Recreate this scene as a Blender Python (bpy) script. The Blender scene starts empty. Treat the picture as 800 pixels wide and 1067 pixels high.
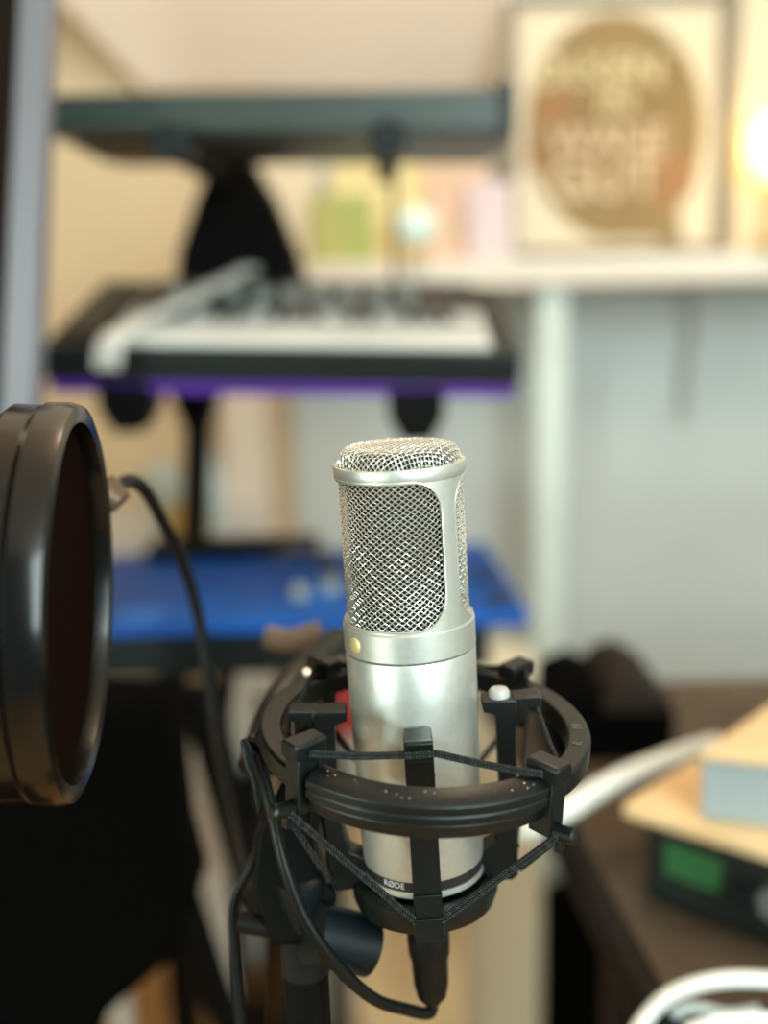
import bpy, bmesh, math, random
from math import sin, cos, pi, radians as R
from mathutils import Vector, Matrix, Euler
random.seed(4)
scene = bpy.context.scene
COL = scene.collection

# ------------------------------------------------------------------ camera
F = 1150.0
PITCH, ROLL = R(12.0), R(1.5)
CAM = Vector((0, 0, 1.25))
_f = Vector((0, cos(PITCH), -sin(PITCH)))
_u0 = Vector((0, sin(PITCH), cos(PITCH)))
_r0 = Vector((1, 0, 0))
_r = _r0 * cos(ROLL) - _u0 * sin(ROLL)
_u = _u0 * cos(ROLL) + _r0 * sin(ROLL)
cam = bpy.data.cameras.new('camera')
camo = bpy.data.objects.new('camera', cam)
COL.objects.link(camo)
mw = Matrix((_r, _u, -_f)).transposed().to_4x4()
mw.translation = CAM
camo.matrix_world = mw
cam.sensor_fit = 'AUTO'; cam.sensor_width = 36
cam.lens = F / 1067 * 36
cam.clip_start = 0.02
cam.dof.use_dof = True
cam.dof.focus_distance = 0.418
cam.dof.aperture_fstop = 2.6
cam.dof.aperture_blades = 0
scene.camera = camo

# ------------------------------------------------------------------ world, lights, exposure
scene.view_settings.view_transform = 'Standard'
scene.view_settings.look = 'None'
scene.view_settings.gamma = 1
scene.view_settings.exposure = 0.65
w = bpy.data.worlds.new('world'); scene.world = w; w.use_nodes = True
w.node_tree.nodes['Background'].inputs[0].default_value = (0.80, 0.95, 0.97, 1)
w.node_tree.nodes['Background'].inputs[1].default_value = 0.13

def area(name, loc, target, sx, sy, power, col):
    l = bpy.data.lights.new(name, 'AREA'); l.shape = 'RECTANGLE'
    l.size = sx; l.size_y = sy; l.energy = power; l.color = col
    o = bpy.data.objects.new(name, l); COL.objects.link(o)
    o.location = loc
    o.rotation_euler = (Vector(target) - Vector(loc)).to_track_quat('-Z', 'Y').to_euler()
    return o
area('window_daylight', (0.95, -1.0, 1.75), (0.05, 0.9, 1.0), 1.2, 1.3, 38, (0.82, 0.99, 0.98))
area('side_window_light', (-1.0, -0.50, 1.14), (-0.13, 0.41, 1.18), 0.20, 0.24, 8.0, (0.80, 1.0, 0.93))
_pl = bpy.data.lights.new('pendant_light', 'POINT'); _pl.energy = 9.5; _pl.color = (1.0, 0.76, 0.50); _pl.shadow_soft_size = 0.12
_po = bpy.data.objects.new('pendant_light', _pl); COL.objects.link(_po); _po.location = (0.15, 0.95, 2.02)

# ------------------------------------------------------------------ pixel -> place
def ray(x, y):
    return _f + _r * ((x - 400) / F) + _u * ((533.5 - y) / F)
def at(x, y, Y):
    d = ray(x, y); return CAM + d * (Y / d.y)
def atz(x, y, Z):
    d = ray(x, y); return CAM + d * ((Z - CAM.z) / d.z)
def proj(p):
    d = p - CAM; z = d.dot(_f)
    return (400 + F * d.dot(_r) / z, 533.5 - F * d.dot(_u) / z)

# ------------------------------------------------------------------ materials
def mat(name, col, rough=0.5, metal=0.0, noise=0.0, nscale=30.0, bump=0.0, bscale=200.0, emit=None, estr=0.0, spec=0.5, col2=None, sheen=0.0, coat=0.0):
    m = bpy.data.materials.new(name); m.use_nodes = True
    nt = m.node_tree; b = nt.nodes['Principled BSDF']
    b.inputs['Base Color'].default_value = (*col, 1)
    b.inputs['Roughness'].default_value = rough
    b.inputs['Metallic'].default_value = metal
    b.inputs['Specular IOR Level'].default_value = spec
    b.inputs['Coat Weight'].default_value = coat
    tc = nt.nodes.new('ShaderNodeTexCoord')
    if noise > 0 or col2:
        n = nt.nodes.new('ShaderNodeTexNoise'); n.inputs['Scale'].default_value = nscale
        n.inputs['Detail'].default_value = 5
        nt.links.new(tc.outputs['Object'], n.inputs['Vector'])
        mx = nt.nodes.new('ShaderNodeMix'); mx.data_type = 'RGBA'
        c2 = col2 or tuple(c * (1 - noise) for c in col)
        mx.inputs[6].default_value = (*col, 1); mx.inputs[7].default_value = (*c2, 1)
        rp = nt.nodes.new('ShaderNodeMapRange'); rp.inputs[1].default_value = 0.35; rp.inputs[2].default_value = 0.65
        nt.links.new(n.outputs['Fac'], rp.inputs[0])
        nt.links.new(rp.outputs[0], mx.inputs[0]); nt.links.new(mx.outputs[2], b.inputs['Base Color'])
    if bump > 0:
        n2 = nt.nodes.new('ShaderNodeTexNoise'); n2.inputs['Scale'].default_value = bscale
        nt.links.new(tc.outputs['Object'], n2.inputs['Vector'])
        bp = nt.nodes.new('ShaderNodeBump'); bp.inputs['Strength'].default_value = bump; bp.inputs['Distance'].default_value = 0.0005
        nt.links.new(n2.outputs['Fac'], bp.inputs['Height']); nt.links.new(bp.outputs[0], b.inputs['Normal'])
    if emit:
        b.inputs['Emission Color'].default_value = (*emit, 1); b.inputs['Emission Strength'].default_value = estr
    return m

M = dict(
    nickel=mat('satin_nickel', (0.66, 0.68, 0.63), 0.42, 0.8, noise=0.06, nscale=300, bump=0.12, bscale=1800),
    wire=mat('nickel_wire', (0.80, 0.80, 0.74), 0.36, 0.85),
    inner=mat('inner_gauze', (0.016, 0.015, 0.013), 0.8, 0.0, noise=0.7, nscale=900),
    gold=mat('gold_dot', (0.80, 0.62, 0.30), 0.5, 0.5),
    bandblack=mat('band_black', (0.012, 0.012, 0.014), 0.4),
    letter=mat('letter_white', (0.75, 0.75, 0.75), 0.5),
    plastic=mat('black_plastic', (0.0018, 0.0046, 0.0046), 0.38, noise=0.35, nscale=60, bump=0.25, bscale=900, spec=0.40),
    plastic_dk=mat('matt_black_plastic', (0.002, 0.002, 0.002), 0.6, bump=0.2, bscale=700, spec=0.1),
    dust=mat('dust_fleck', (0.7, 0.66, 0.6), 0.8),
    cord=mat('cord_black', (0.006, 0.007, 0.007), 0.8, spec=0.2),
    cordlt=mat('cord_fleck', (0.10, 0.11, 0.105), 0.6),
    rubber=mat('rubber_cable', (0.003, 0.004, 0.004), 0.42, spec=0.25),
    steel=mat('dark_steel', (0.006, 0.006, 0.006), 0.45, 0.2, spec=0.2),
    glint_metal=mat('bright_glint', (0.8, 0.8, 0.78), 0.2, 1.0),
    poprim=mat('pop_filter_plastic', (0.003, 0.0028, 0.0025), 0.20, spec=0.42, bump=0.05, bscale=300),
    popmesh=mat('pop_filter_gauze', (0.009, 0.0032, 0.0016), 1.0, noise=0.4, nscale=700, bump=0.4, bscale=2500, spec=0.02),
    synth=mat('synth_black', (0.008, 0.013, 0.013), 0.40, noise=0.2, nscale=20, spec=0.4),
    synthpanel=mat('panel_brown_black', (0.03, 0.022, 0.015), 0.5, spec=0.3),
    keywhite=mat('key_white', (0.86, 0.86, 0.83), 0.3),
    keyblack=mat('key_black', (0.015, 0.015, 0.015), 0.35),
    knob=mat('knob_grey', (0.30, 0.32, 0.30), 0.4),
    purple=mat('purple_shell', (0.10, 0.02, 0.34), 0.5),
    blue=mat('blue_enamel', (0.006, 0.105, 0.46), 0.5, col2=(0.005, 0.07, 0.34), nscale=18, spec=0.2),
    bluelt=mat('blue_panel_print', (0.02, 0.16, 0.56), 0.5, spec=0.2),
    wallback=mat('wall_paint_back', (0.60, 0.65, 0.655), 0.85, noise=0.04, nscale=6),
    walltan=mat('wall_tan_lamplight', (0.70, 0.565, 0.385), 0.85, noise=0.04, nscale=6),  # yellow lamplight on the wall is put into this tan
    ceil=mat('ceiling_paint', (0.90, 0.76, 0.66), 0.9),
    floor=mat('floor_wood', (0.52, 0.27, 0.09), 0.45, col2=(0.42, 0.20, 0.06), nscale=5),
    white=mat('white_lacquer', (0.80, 0.82, 0.79), 0.45, noise=0.03),
    mint=mat('post_white', (0.70, 0.79, 0.75), 0.4),
    offwhite=mat('shelf_white', (0.82, 0.76, 0.68), 0.6),
    cream=mat('cream_paper', (0.74, 0.65, 0.50), 0.7),
    tan=mat('bubble_brown', (0.29, 0.20, 0.085), 0.7, col2=(0.24, 0.16, 0.065), nscale=5),
    rust=mat('bubble_rust', (0.33, 0.17, 0.07), 0.7),
    frame=mat('frame_grey_brown', (0.20, 0.16, 0.11), 0.5),
    green=mat('card_green', (0.32, 0.42, 0.12), 0.7, col2=(0.45, 0.42, 0.16), nscale=25),
    pink=mat('card_pink', (0.80, 0.52, 0.44), 0.7, col2=(0.62, 0.50, 0.34), nscale=28),
    yellow=mat('card_yellow', (0.80, 0.68, 0.36), 0.7),
    lilac=mat('card_lilac', (0.66, 0.55, 0.60), 0.7),
    rod=mat('grey_rod', (0.19, 0.185, 0.215), 0.45, 0.2),
    darkbrown=mat('dark_brown', (0.010, 0.006, 0.004), 0.8, spec=0.1),
    desk=mat('desk_dark_wood', (0.095, 0.062, 0.038), 0.6, col2=(0.055, 0.036, 0.022), nscale=9),
    deskedge=mat('desk_edge_black', (0.008, 0.006, 0.005), 0.6, spec=0.2),
    wood=mat('light_wood', (0.80, 0.58, 0.33), 0.55, col2=(0.74, 0.50, 0.26), nscale=22),
    boxgrey=mat('box_pale_grey', (0.34, 0.40, 0.42), 0.5),
    cable=mat('white_cable', (0.86, 0.88, 0.84), 0.4),
    lcd=mat('green_screen', (0.012, 0.085, 0.025), 0.5, emit=(0.05, 0.34, 0.07), estr=0.035),
    fabric=mat('black_fabric', (0.0015, 0.0015, 0.0015), 1.0, noise=0.3, nscale=200, spec=0.05),
    lampglow=mat('lamp_globe', (1, 0.85, 0.5), 0.5, emit=(1.0, 0.72, 0.25), estr=2.2),
    glow=mat('globe_added_glow', (0.7, 0.9, 0.85), 0.3, emit=(0.6, 0.85, 0.8), estr=0.12),  # globe is no lamp; added emission stands in for its highlight
    glass=mat('pale_glass', (0.60, 0.72, 0.74), 0.15),
    brass=mat('brass', (0.65, 0.48, 0.18), 0.3, 0.8),
    red=mat('red_band', (0.55, 0.01, 0.02), 0.5),
    slate=mat('slate_knob', (0.004, 0.008, 0.010), 0.45, spec=0.25),
)

# ------------------------------------------------------------------ mesh helpers
def obj(name, bm, m, parent=None, smooth=True, bevel=0.0, mats=None):
    me = bpy.data.meshes.new(name)
    bmesh.ops.recalc_face_normals(bm, faces=bm.faces)
    bm.to_mesh(me); bm.free()
    for mm in (mats or [m]): me.materials.append(mm)
    if smooth:
        for p in me.polygons: p.use_smooth = True
        me.set_sharp_from_angle(angle=R(38))
    o = bpy.data.objects.new(name, me); COL.objects.link(o)
    if parent: o.parent = parent
    if bevel > 0:
        b = o.modifiers.new('bevel', 'BEVEL'); b.width = bevel; b.segments = 3; b.limit_method = 'ANGLE'; b.angle_limit = R(35)
    return o
def empty(name, loc=(0, 0, 0), rot=None):
    o = bpy.data.objects.new(name, None); COL.objects.link(o)
    o.location = loc
    if rot is not None: o.rotation_euler = rot
    o.empty_display_size = 0.01
    return o
def tag(o, label=None, cat=None, group=None, kind=None):
    if label: o['label'] = label
    if cat: o['category'] = cat
    if group: o['group'] = group
    if kind: o['kind'] = kind
    return o

def hexa(bm, pts):
    """8 points: bottom 4 (ccw) then top 4"""
    v = [bm.verts.new(p) for p in pts]
    for f in ((3, 2, 1, 0), (4, 5, 6, 7), (0, 1, 5, 4), (1, 2, 6, 5), (2, 3, 7, 6), (3, 0, 4, 7)):
        bm.faces.new([v[i] for i in f])
def box(bm, x0, x1, y0, y1, z0, z1, T=None):
    pts = [Vector(p) for p in ((x0, y0, z0), (x1, y0, z0), (x1, y1, z0), (x0, y1, z0), (x0, y0, z1), (x1, y0, z1), (x1, y1, z1), (x0, y1, z1))]
    if T: pts = [T @ p for p in pts]
    hexa(bm, pts)
def prism(bm, poly, d0, d1, fn):
    """extrude 2D poly between d0 and d1; fn(u,v,d)->Vector"""
    a = [bm.verts.new(fn(u, v, d0)) for u, v in poly]
    b = [bm.verts.new(fn(u, v, d1)) for u, v in poly]
    n = len(poly)
    bm.faces.new(a[::-1]); bm.faces.new(b)
    for i in range(n):
        bm.faces.new((a[i], a[(i + 1) % n], b[(i + 1) % n], b[i]))
def lathe(bm, prof, n=64, T=None, caps=True):
    rows = []
    for r, z in prof:
        row = []
        for i in range(n):
            a = 2 * pi * i / n
            p = Vector((r * cos(a), r * sin(a), z))
            row.append(bm.verts.new(T @ p if T else p))
        rows.append(row)
    for k in range(len(rows) - 1):
        for i in range(n):
            bm.faces.new((rows[k][i], rows[k][(i + 1) % n], rows[k + 1][(i + 1) % n], rows[k + 1][i]))
    if caps:
        bm.faces.new(rows[0][::-1]); bm.faces.new(rows[-1])
def ringsweep(bm, prof, a0, a1, n, closed=False):
    """closed profile swept about z between azimuths"""
    rows = []
    cnt = n if closed else n + 1
    for i in range(cnt):
        a = a0 + (a1 - a0) * i / n
        rows.append([bm.verts.new((r * cos(a), r * sin(a), z)) for r, z in prof])
    m = len(prof)
    for i in range(n):
        A, B = rows[i], rows[(i + 1) % cnt]
        for j in range(m):
            bm.faces.new((A[j], B[j], B[(j + 1) % m], A[(j + 1) % m]))
    if not closed:
        bm.faces.new(rows[0]); bm.faces.new(rows[-1][::-1])
def spline(pts, n=10):
    P = [Vector(p) for p in pts]
    P = [P[0] * 2 - P[1]] + P + [P[-1] * 2 - P[-2]]
    out = []
    for i in range(1, len(P) - 2):
        for k in range(n):
            t = k / n
            out.append(0.5 * ((2 * P[i]) + (P[i + 1] - P[i - 1]) * t + (2 * P[i - 1] - 5 * P[i] + 4 * P[i + 1] - P[i + 2]) * t * t + (3 * P[i] - P[i - 1] - 3 * P[i + 1] + P[i + 2]) * t ** 3))
    out.append(P[-2])
    return out
def frames(path):
    out = []; nrm = None
    for i, p in enumerate(path):
        t = (path[min(i + 1, len(path) - 1)] - path[max(i - 1, 0)]).normalized()
        if nrm is None:
            nrm = t.cross(Vector((0, 0, 1)))
            if nrm.length < 0.1: nrm = t.cross(Vector((1, 0, 0)))
        nrm = (nrm - t * nrm.dot(t)).normalized()
        out.append((p, nrm.copy(), t.cross(nrm)))
    return out
def tube(bm, path, r, sides=8, caps=True, mi=0):
    fr = frames([Vector(p) for p in path]); rows = []
    for i, (p, a, b) in enumerate(fr):
        rr = r(i / (len(fr) - 1)) if callable(r) else r
        rows.append([bm.verts.new(p + (a * cos(2 * pi * k / sides) + b * sin(2 * pi * k / sides)) * rr) for k in range(sides)])
    for i in range(len(rows) - 1):
        for k in range(sides):
            f = bm.faces.new((rows[i][k], rows[i][(k + 1) % sides], rows[i + 1][(k + 1) % sides], rows[i + 1][k])); f.material_index = mi
    if caps:
        bm.faces.new(rows[0][::-1]).material_index = mi; bm.faces.new(rows[-1]).material_index = mi
def cylinder(bm, p0, p1, r, sides=24, mi=0):
    tube(bm, [Vector(p0), Vector(p1)], r, sides, mi=mi)
def pxbox(bm, x0, x1, yt, yb, Y, depth, dz=0.0):
    """box whose front face fills those photo pixels at world depth Y; upright sides"""
    a = at((x0 + x1) / 2, yt, Y); b = at((x0 + x1) / 2, yb, Y)
    l = at(x0, (yt + yb) / 2, Y); r = at(x1, (yt + yb) / 2, Y)
    box(bm, l.x, r.x, Y, Y + depth, b.z, a.z)
def pxthing(name, label, cat, m, x0, x1, yt, yb, Y, depth, bevel=0.003, group=None, parent=None):
    bm = bmesh.new(); pxbox(bm, x0, x1, yt, yb, Y, depth)
    o = obj(name, bm, m, parent, bevel=bevel)
    if not parent: tag(o, label, cat, group)
    return o
def text_mesh(s, size, fn, extr=0.0):
    """text -> bmesh, centred, each vertex mapped by fn(x,y,z)"""
    c = bpy.data.curves.new('lettering', 'FONT'); c.body = s; c.size = size; c.align_x = 'CENTER'; c.align_y = 'CENTER'
    c.extrude = extr; c.resolution_u = 3
    o = bpy.data.objects.new('lettering', c); COL.objects.link(o)
    dg = bpy.context.evaluated_depsgraph_get(); dg.update()
    me = bpy.data.meshes.new_from_object(o.evaluated_get(dg))
    COL.objects.unlink(o); bpy.data.objects.remove(o)
    bm = bmesh.new(); bm.from_mesh(me); bpy.data.meshes.remove(me)
    for v in bm.verts: v.co = fn(*v.co)
    return bm

# ================================================================== MICROPHONE FRAME
# axis of the microphone: the photograph's lean, seen in the room
def cam_to_world(v): return _r * v[0] + _u * v[1] - _f * v[2]
RM = 0.026
LEAN, FWD = R(3.7), R(10.9)
ez = cam_to_world((-sin(LEAN) * cos(FWD), cos(LEAN) * cos(FWD), sin(FWD))).normalized()
ey = (_f - ez * _f.dot(ez)).normalized()
ex = ey.cross(ez).normalized()
ORG = CAM + ray(427.8, 677) * 0.441
MICM = Matrix((ex, ey, ez)).transposed().to_4x4(); MICM.translation = ORG
MICROT = MICM.to_euler()
def solve_t(r, az, py):
    lo, hi = -0.2, 0.2
    for _ in range(40):
        t = (lo + hi) / 2
        y = proj(MICM @ Vector((r * cos(az), r * sin(az), t)))[1]
        if y > py: lo = t
        else: hi = t
    return (lo + hi) / 2
FR = -pi / 2
def mic_at(px, py, depth):   # local coords of a photo pixel at camera depth
    return MICM.inverted() @ (CAM + ray(px, py) * depth)

t_rim = solve_t(RM * 0.99, FR, 491)
t_wt = solve_t(RM, FR, 504)
t_wb = solve_t(RM, FR, 660)
t_col = solve_t(RM, FR, 663)
t_seam = solve_t(RM, FR, 693)
t_band0 = solve_t(0.0245, FR, 920)
t_band1 = solve_t(0.0245, FR, 930)
t_bot = solve_t(0.0245, FR, 939)
print('T', [round(v * 1000, 1) for v in (t_rim, t_wt, t_wb, t_col, t_seam, t_band0, t_band1, t_bot)])
print('top', proj(MICM @ Vector((0, 0, t_rim))), 'bot', proj(MICM @ Vector((0, 0, t_bot))))

mic = empty('studio_microphone', ORG, MICROT)
tag(mic, 'satin nickel large-diaphragm studio microphone with woven wire grille standing in the black shock mount', 'microphone')
# body with slight taper to the foot
RB = 0.0246
bm = bmesh.new()
lathe(bm, [(RM - 0.0012, t_seam - 0.0002), (RM - 0.0003, t_seam - 0.0006), (RM, t_seam - 0.0014), (RM - 0.0002, t_seam - 0.02), (RB + 0.0002, t_band0 + 0.001), (RB, t_band0), (RB - 0.0003, t_band0 - 0.0001)], 128)
obj('body', bm, M['nickel'], mic)
bm = bmesh.new()
lathe(bm, [(RB - 0.0002, t_band0), (RB - 0.0002, t_band1)], 128)
band = obj('black_band', bm, M['bandblack'], mic); band['label'] = 'black printed band round the foot'
tmid = (t_band0 + t_band1) / 2
def wrap(az):
    return lambda x, y, z: Vector(((RB - 0.0001) * cos(az + x / RB), (RB - 0.0001) * sin(az + x / RB), tmid + y))
tb = text_mesh('RØDE', 0.0036, wrap(FR - 0.55))
obj('lettering', tb, M['letter'], band, smooth=False)
bm = bmesh.new()
lathe(bm, [(RB - 0.001, t_band1), (RB + 0.0002, t_band1 - 0.0001), (RB + 0.0002, t_bot + 0.0012), (RB - 0.001, t_bot), (RB - 0.006, t_bot - 0.001)], 128)
obj('foot_ring', bm, M['nickel'], mic)
# collar
bm = bmesh.new()
CO = RM + 0.0002
lathe(bm, [(RM - 0.004, t_seam), (CO - 0.0004, t_seam + 0.0001), (CO, t_seam + 0.0006), (CO, t_col - 0.0006), (CO - 0.0005, t_col), (CO - 0.0024, t_col + 0.0002), (CO - 0.0032, t_col - 0.0012)], 128)
obj('collar', bm, M['nickel'], mic)
# gold dot
t_dot = solve_t(RM, FR - R(53), 673)
bm = bmesh.new()
ad = FR - R(55)
T = Matrix.Translation((CO * cos(ad), CO * sin(ad), t_dot)) @ Matrix.Rotation(ad, 4, 'Z') @ Matrix.Rotation(pi / 2, 4, 'Y')
lathe(bm, [(0.0031, -0.001), (0.0031, 0.0003), (0.0027, 0.0006), (0.0004, 0.0007)], 28, T)
d_ = obj('gold_dot', bm, M['gold'], mic); d_['label'] = 'round gold front marker'
# head frame : cylinder shell with two rounded window openings
RH = RM - 0.0006
H0, H1 = t_col - 0.001, t_rim
post_az = FR + R(43)
half = R(82)
centres = [post_az - R(90), post_az + R(90)]
wb, wt = t_wb, t_wt
rc = 0.0125
def inwin(a, z):
    for c in centres:
        d = (a - c + pi) % (2 * pi) - pi
        u = abs(d) * RH; U = half * RH
        zz = (z - (wb + wt) / 2); Hh = (wt - wb) / 2
        if u < U and abs(zz) < Hh:
            du, dz = u - (U - rc), abs(zz) - (Hh - rc)
            if du > 0 and dz > 0 and du * du + dz * dz > rc * rc: continue
            return True
    return False
# grid that follows the window edge: columns of verts; window boundary z(a)
def winz(a):
    for c in centres:
        d = (a - c + pi) % (2 * pi) - pi
        u = abs(d) * RH; U = half * RH
        if u < U:
            du = u - (U - rc); Hh = (wt - wb) / 2
            if du > 0: h = Hh - rc + math.sqrt(max(0, rc * rc - du * du))
            else: h = Hh
            return h
    return None
bm = bmesh.new()
zc = (wb + wt) / 2
ring_az = set()
for k in range(240): ring_az.add(round(2 * pi * k / 240, 6))
for c in centres:
    for s in (-1, 1):
        for k in range(13):
            u = half - (rc / RH) * (1 - cos(k / 12 * pi / 2))
            ring_az.add(round((c + s * u) % (2 * pi), 6))
ring_az = sorted(ring_az)
TH = 0.0016
def P(r, a, z): return bm.verts.new((r * cos(a), r * sin(a), z))
def strips(zfun_lo, zfun_hi, nz, valid):
    n = len(ring_az)
    cols = {}
    for i, a in enumerate(ring_az):
        cols[i] = None
    for i in range(n):
        a0, a1 = ring_az[i], ring_az[(i + 1) % n]
        am = (a0 + (a1 if a1 > a0 else a1 + 2 * pi)) / 2
        if not valid(am): continue
        quads = []
        for a in (a0, a1):
            lo, hi = zfun_lo(a, am), zfun_hi(a, am)
            quads.append([[P(rr, a, lo + (hi - lo) * k / nz) for k in range(nz + 1)] for rr in (RH, RH - TH)])
        A, B = quads
        for k in range(nz):
            bm.faces.new((A[0][k], B[0][k], B[0][k + 1], A[0][k + 1]))
            bm.faces.new((A[1][k + 1], B[1][k + 1], B[1][k], A[1][k]))
        bm.faces.new((A[0][0], A[1][0], B[1][0], B[0][0]))
        bm.faces.new((A[0][-1], B[0][-1], B[1][-1], A[1][-1]))
def wh(a, am):
    h = winz(a)
    return h if h is not None else ((wt - wb) / 2 - rc)
strips(lambda a, am: zc + wh(a, am), lambda a, am: H1, 2, lambda am: winz(am) is not None)
strips(lambda a, am: H0, lambda a, am: zc - wh(a, am), 2, lambda am: winz(am) is not None)
strips(lambda a, am: H0, lambda a, am: H1, 6, lambda am: winz(am) is None)
bmesh.ops.remove_doubles(bm, verts=bm.verts, dist=0.00001)
hf = obj('head_frame', bm, M['nickel'], mic)
bv = hf.modifiers.new('bevel', 'BEVEL'); bv.width = 0.00035; bv.segments = 2; bv.limit_method = 'ANGLE'; bv.angle_limit = R(60)
# raised bead round each window + flared rim
for c in centres:
    bm = bmesh.new(); pts = []
    U = half * RH; Hh = (wt - wb) / 2
    def edge(n=16):
        out = []
        for (su, sz, a0) in ((1, 1, 0), (-1, 1, pi / 2), (-1, -1, pi), (1, -1, 3 * pi / 2)):
            for k in range(n + 1):
                t = a0 + pi / 2 * k / n
                out.append((su * (U - rc) + rc * cos(t), sz * (Hh - rc) + rc * sin(t)))
            if sz == 1 and su == 1 or sz == -1 and su == -1:
                nx = -1 if su == 1 else 1
                for q in range(1, 40): out.append((su * (U - rc) + (nx * 2 * (U - rc)) * q / 40, sz * Hh))
        return out
    for u, z in edge():
        a = c + u / RH
        pts.append(Vector(((RH - 0.0001) * cos(a), (RH - 0.0001) * sin(a), zc + z)))
    pts.append(pts[0])
    tube(bm, pts, 0.00042, 6)
    obj('window_bead', bm, M['nickel'], mic)
bm = bmesh.new()
ringsweep(bm, [(RH - 0.003, H1 - 0.002), (RH - 0.0002, H1 - 0.0055), (RH + 0.0001, H1 - 0.0050), (RH + 0.0003, H1 - 0.003), (RH + 0.0004, H1 - 0.0006), (RH + 0.0001, H1), (RH - 0.0012, H1 + 0.0001), (RH - 0.0024, H1 - 0.0004)], 0, 2 * pi, 128, True)
obj('top_rim', bm, M['nickel'], mic)
# woven wire cylinder
def woven_cylinder(Rw, z0, z1, sp, wr, amp):
    bm = bmesh.new()
    circ = 2 * pi * Rw
    ang = R(38)            # wire slope
    n = int(round(circ * sin(ang) / sp))
    da = 2 * pi / n
    rise = (circ / n) * math.tan(ang)   # vertical distance between crossings of same family
    L = (z1 - z0)
    for fam in (1, -1):
        for k in range(n):
            steps = int(L / (rise / 2) * 2) + 1
            path = []
            for s in range(steps + 1):
                z = z0 + L * s / steps
                a = k * da + fam * (z - z0) / math.tan(ang) / Rw
                # crossings with other family when 2*(z-z0)/tan/Rw is multiple of da
                ph = (z - z0) / math.tan(ang) / Rw * 2 / da
                off = amp * cos(pi * (ph + k * 1)) * fam
                path.append(Vector(((Rw + off) * cos(a), (Rw + off) * sin(a), z)))
            tube(bm, path, wr, 4, caps=False)
    return bm
RW = RH - 0.0016
wz0, wz1 = wb - 0.001, wt + 0.001
g = obj('grille_wire', woven_cylinder(RW, wz0, wz1, 0.00172, 0.00021, 0.00036), M['wire'], mic)
tag(g, 'woven wire behind the head windows', kind='stuff')
bm = bmesh.new(); lathe(bm, [(RW - 0.0024, wz0 - 0.002), (RW - 0.0024, wz1 + 0.001)], 96)
obj('inner_gauze', bm, M['inner'], mic)
# woven top cap
RT = RH - 0.0016
capH = 0.0080
def dome(u, v, off):
    """unwrapped disc -> cap: the weave stays square down the shoulder"""
    sL = math.hypot(u, v); c, sn = (u / sL, v / sL) if sL > 1e-9 else (1, 0)
    r0 = RT - 0.0052; q = 0.0052
    if sL < r0: r, z, nr, nz = sL, capH - 0.0007 * (sL / r0) ** 2, 0, 1
    else:
        a = min((sL - r0) / q / 1.12, pi / 2)
        r = r0 + q * sin(a); z = capH - 0.0007 - (capH - 0.0007) * (1 - cos(a)); nr, nz = sin(a), cos(a)
    return Vector(((r + nr * off) * c, (r + nr * off) * sn, H1 - 0.001 + z + nz * off))
SR = RT - 0.0052 + 0.0052 * 1.12 * pi / 2
bm = bmesh.new(); sp = 0.00165
N = int(SR / sp)
for fam in (0, 1):
    for i in range(-N, N + 1):
        c = i * sp
        ext = math.sqrt(max(0, SR * SR - c * c))
        if ext < 0.002: continue
        steps = int(2 * ext / sp * 4)
        path = []
        for k in range(steps + 1):
            v = -ext + 2 * ext * k / steps
            X, Y = (c, v) if fam == 0 else (v, c)
            al = R(20)
            off = 0.00030 * cos(pi * (v / sp + i)) * (1 if fam else -1)
            path.append(dome(X * cos(al) - Y * sin(al), X * sin(al) + Y * cos(al), off))
        tube(bm, path, 0.00024, 4, caps=False)
g = obj('cap_wire', bm, M['wire'], mic); tag(g, 'woven wire cap on top', kind='stuff')
bm = bmesh.new()
lathe(bm, [(RT - 0.0020, H1 - 0.002), (RT - 0.0022, H1 + 0.001), (RT - 0.0036, H1 + 0.0034), (RT - 0.0066, H1 + 0.0050), (0.0005, H1 + 0.0056)], 64)
obj('inner_cap_gauze', bm, M['inner'], mic)

# ================================================================== SHOCK MOUNT
mount = empty('shock_mount', ORG, MICROT)
tag(mount, 'black plastic elastic-cord shock mount holding the nickel microphone', 'shock mount')
RO, RI = 0.0662, 0.0562
# the suspended ring hangs at its own slight tilt
_a, _b = R(14.9), R(1.8)
rz = cam_to_world((sin(_b), cos(_a) * cos(_b), sin(_a))).normalized()
ry = (ey - rz * ey.dot(rz)).normalized(); rx = ry.cross(rz)
RMX = Matrix((rx, ry, rz)).transposed().to_4x4()
RMX.translation = CAM + _r * 0.0162 + _u * (-0.0858) + _f * 0.4447
KR = MICM.inverted() @ RMX
CX = 0.0
zt = 0.0
def shiftbm(bm, dx):
    for v in bm.verts: v.co = KR @ v.co
    return bm
zf = zt + 0.0026
prof = [(RI, zf - 0.0085), (RI, zf + 0.0004), (RI + 0.0008, zf + 0.0012), (RO - 0.0024, zf), (RO, zf - 0.0020),
        (RO, zf - 0.0050), (RO - 0.0006, zf - 0.0054), (RO, zf - 0.0059), (RO, zf - 0.0090), (RO - 0.0020, zf - 0.0098),
        (RO - 0.0016, zf - 0.0104), (RO - 0.0024, zf - 0.0152), (RI + 0.001, zf - 0.0156)]
profh = [(RI + 0.0008, zt - 0.0072), (RI + 0.0008, zt + 0.0010), (RI + 0.0016, zt + 0.0018), (RO - 0.0010, zt + 0.0018), (RO, zt + 0.0008), (RO, zt - 0.0062), (RO - 0.001, zt - 0.0072)]
A1, A2 = FR - R(43), FR + R(43)
bm = bmesh.new(); ringsweep(bm, prof, A1, A2, 60); shiftbm(bm, CX)
obj('ring_front_segment', bm, M['plastic'], mount, bevel=0.0006)
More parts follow.
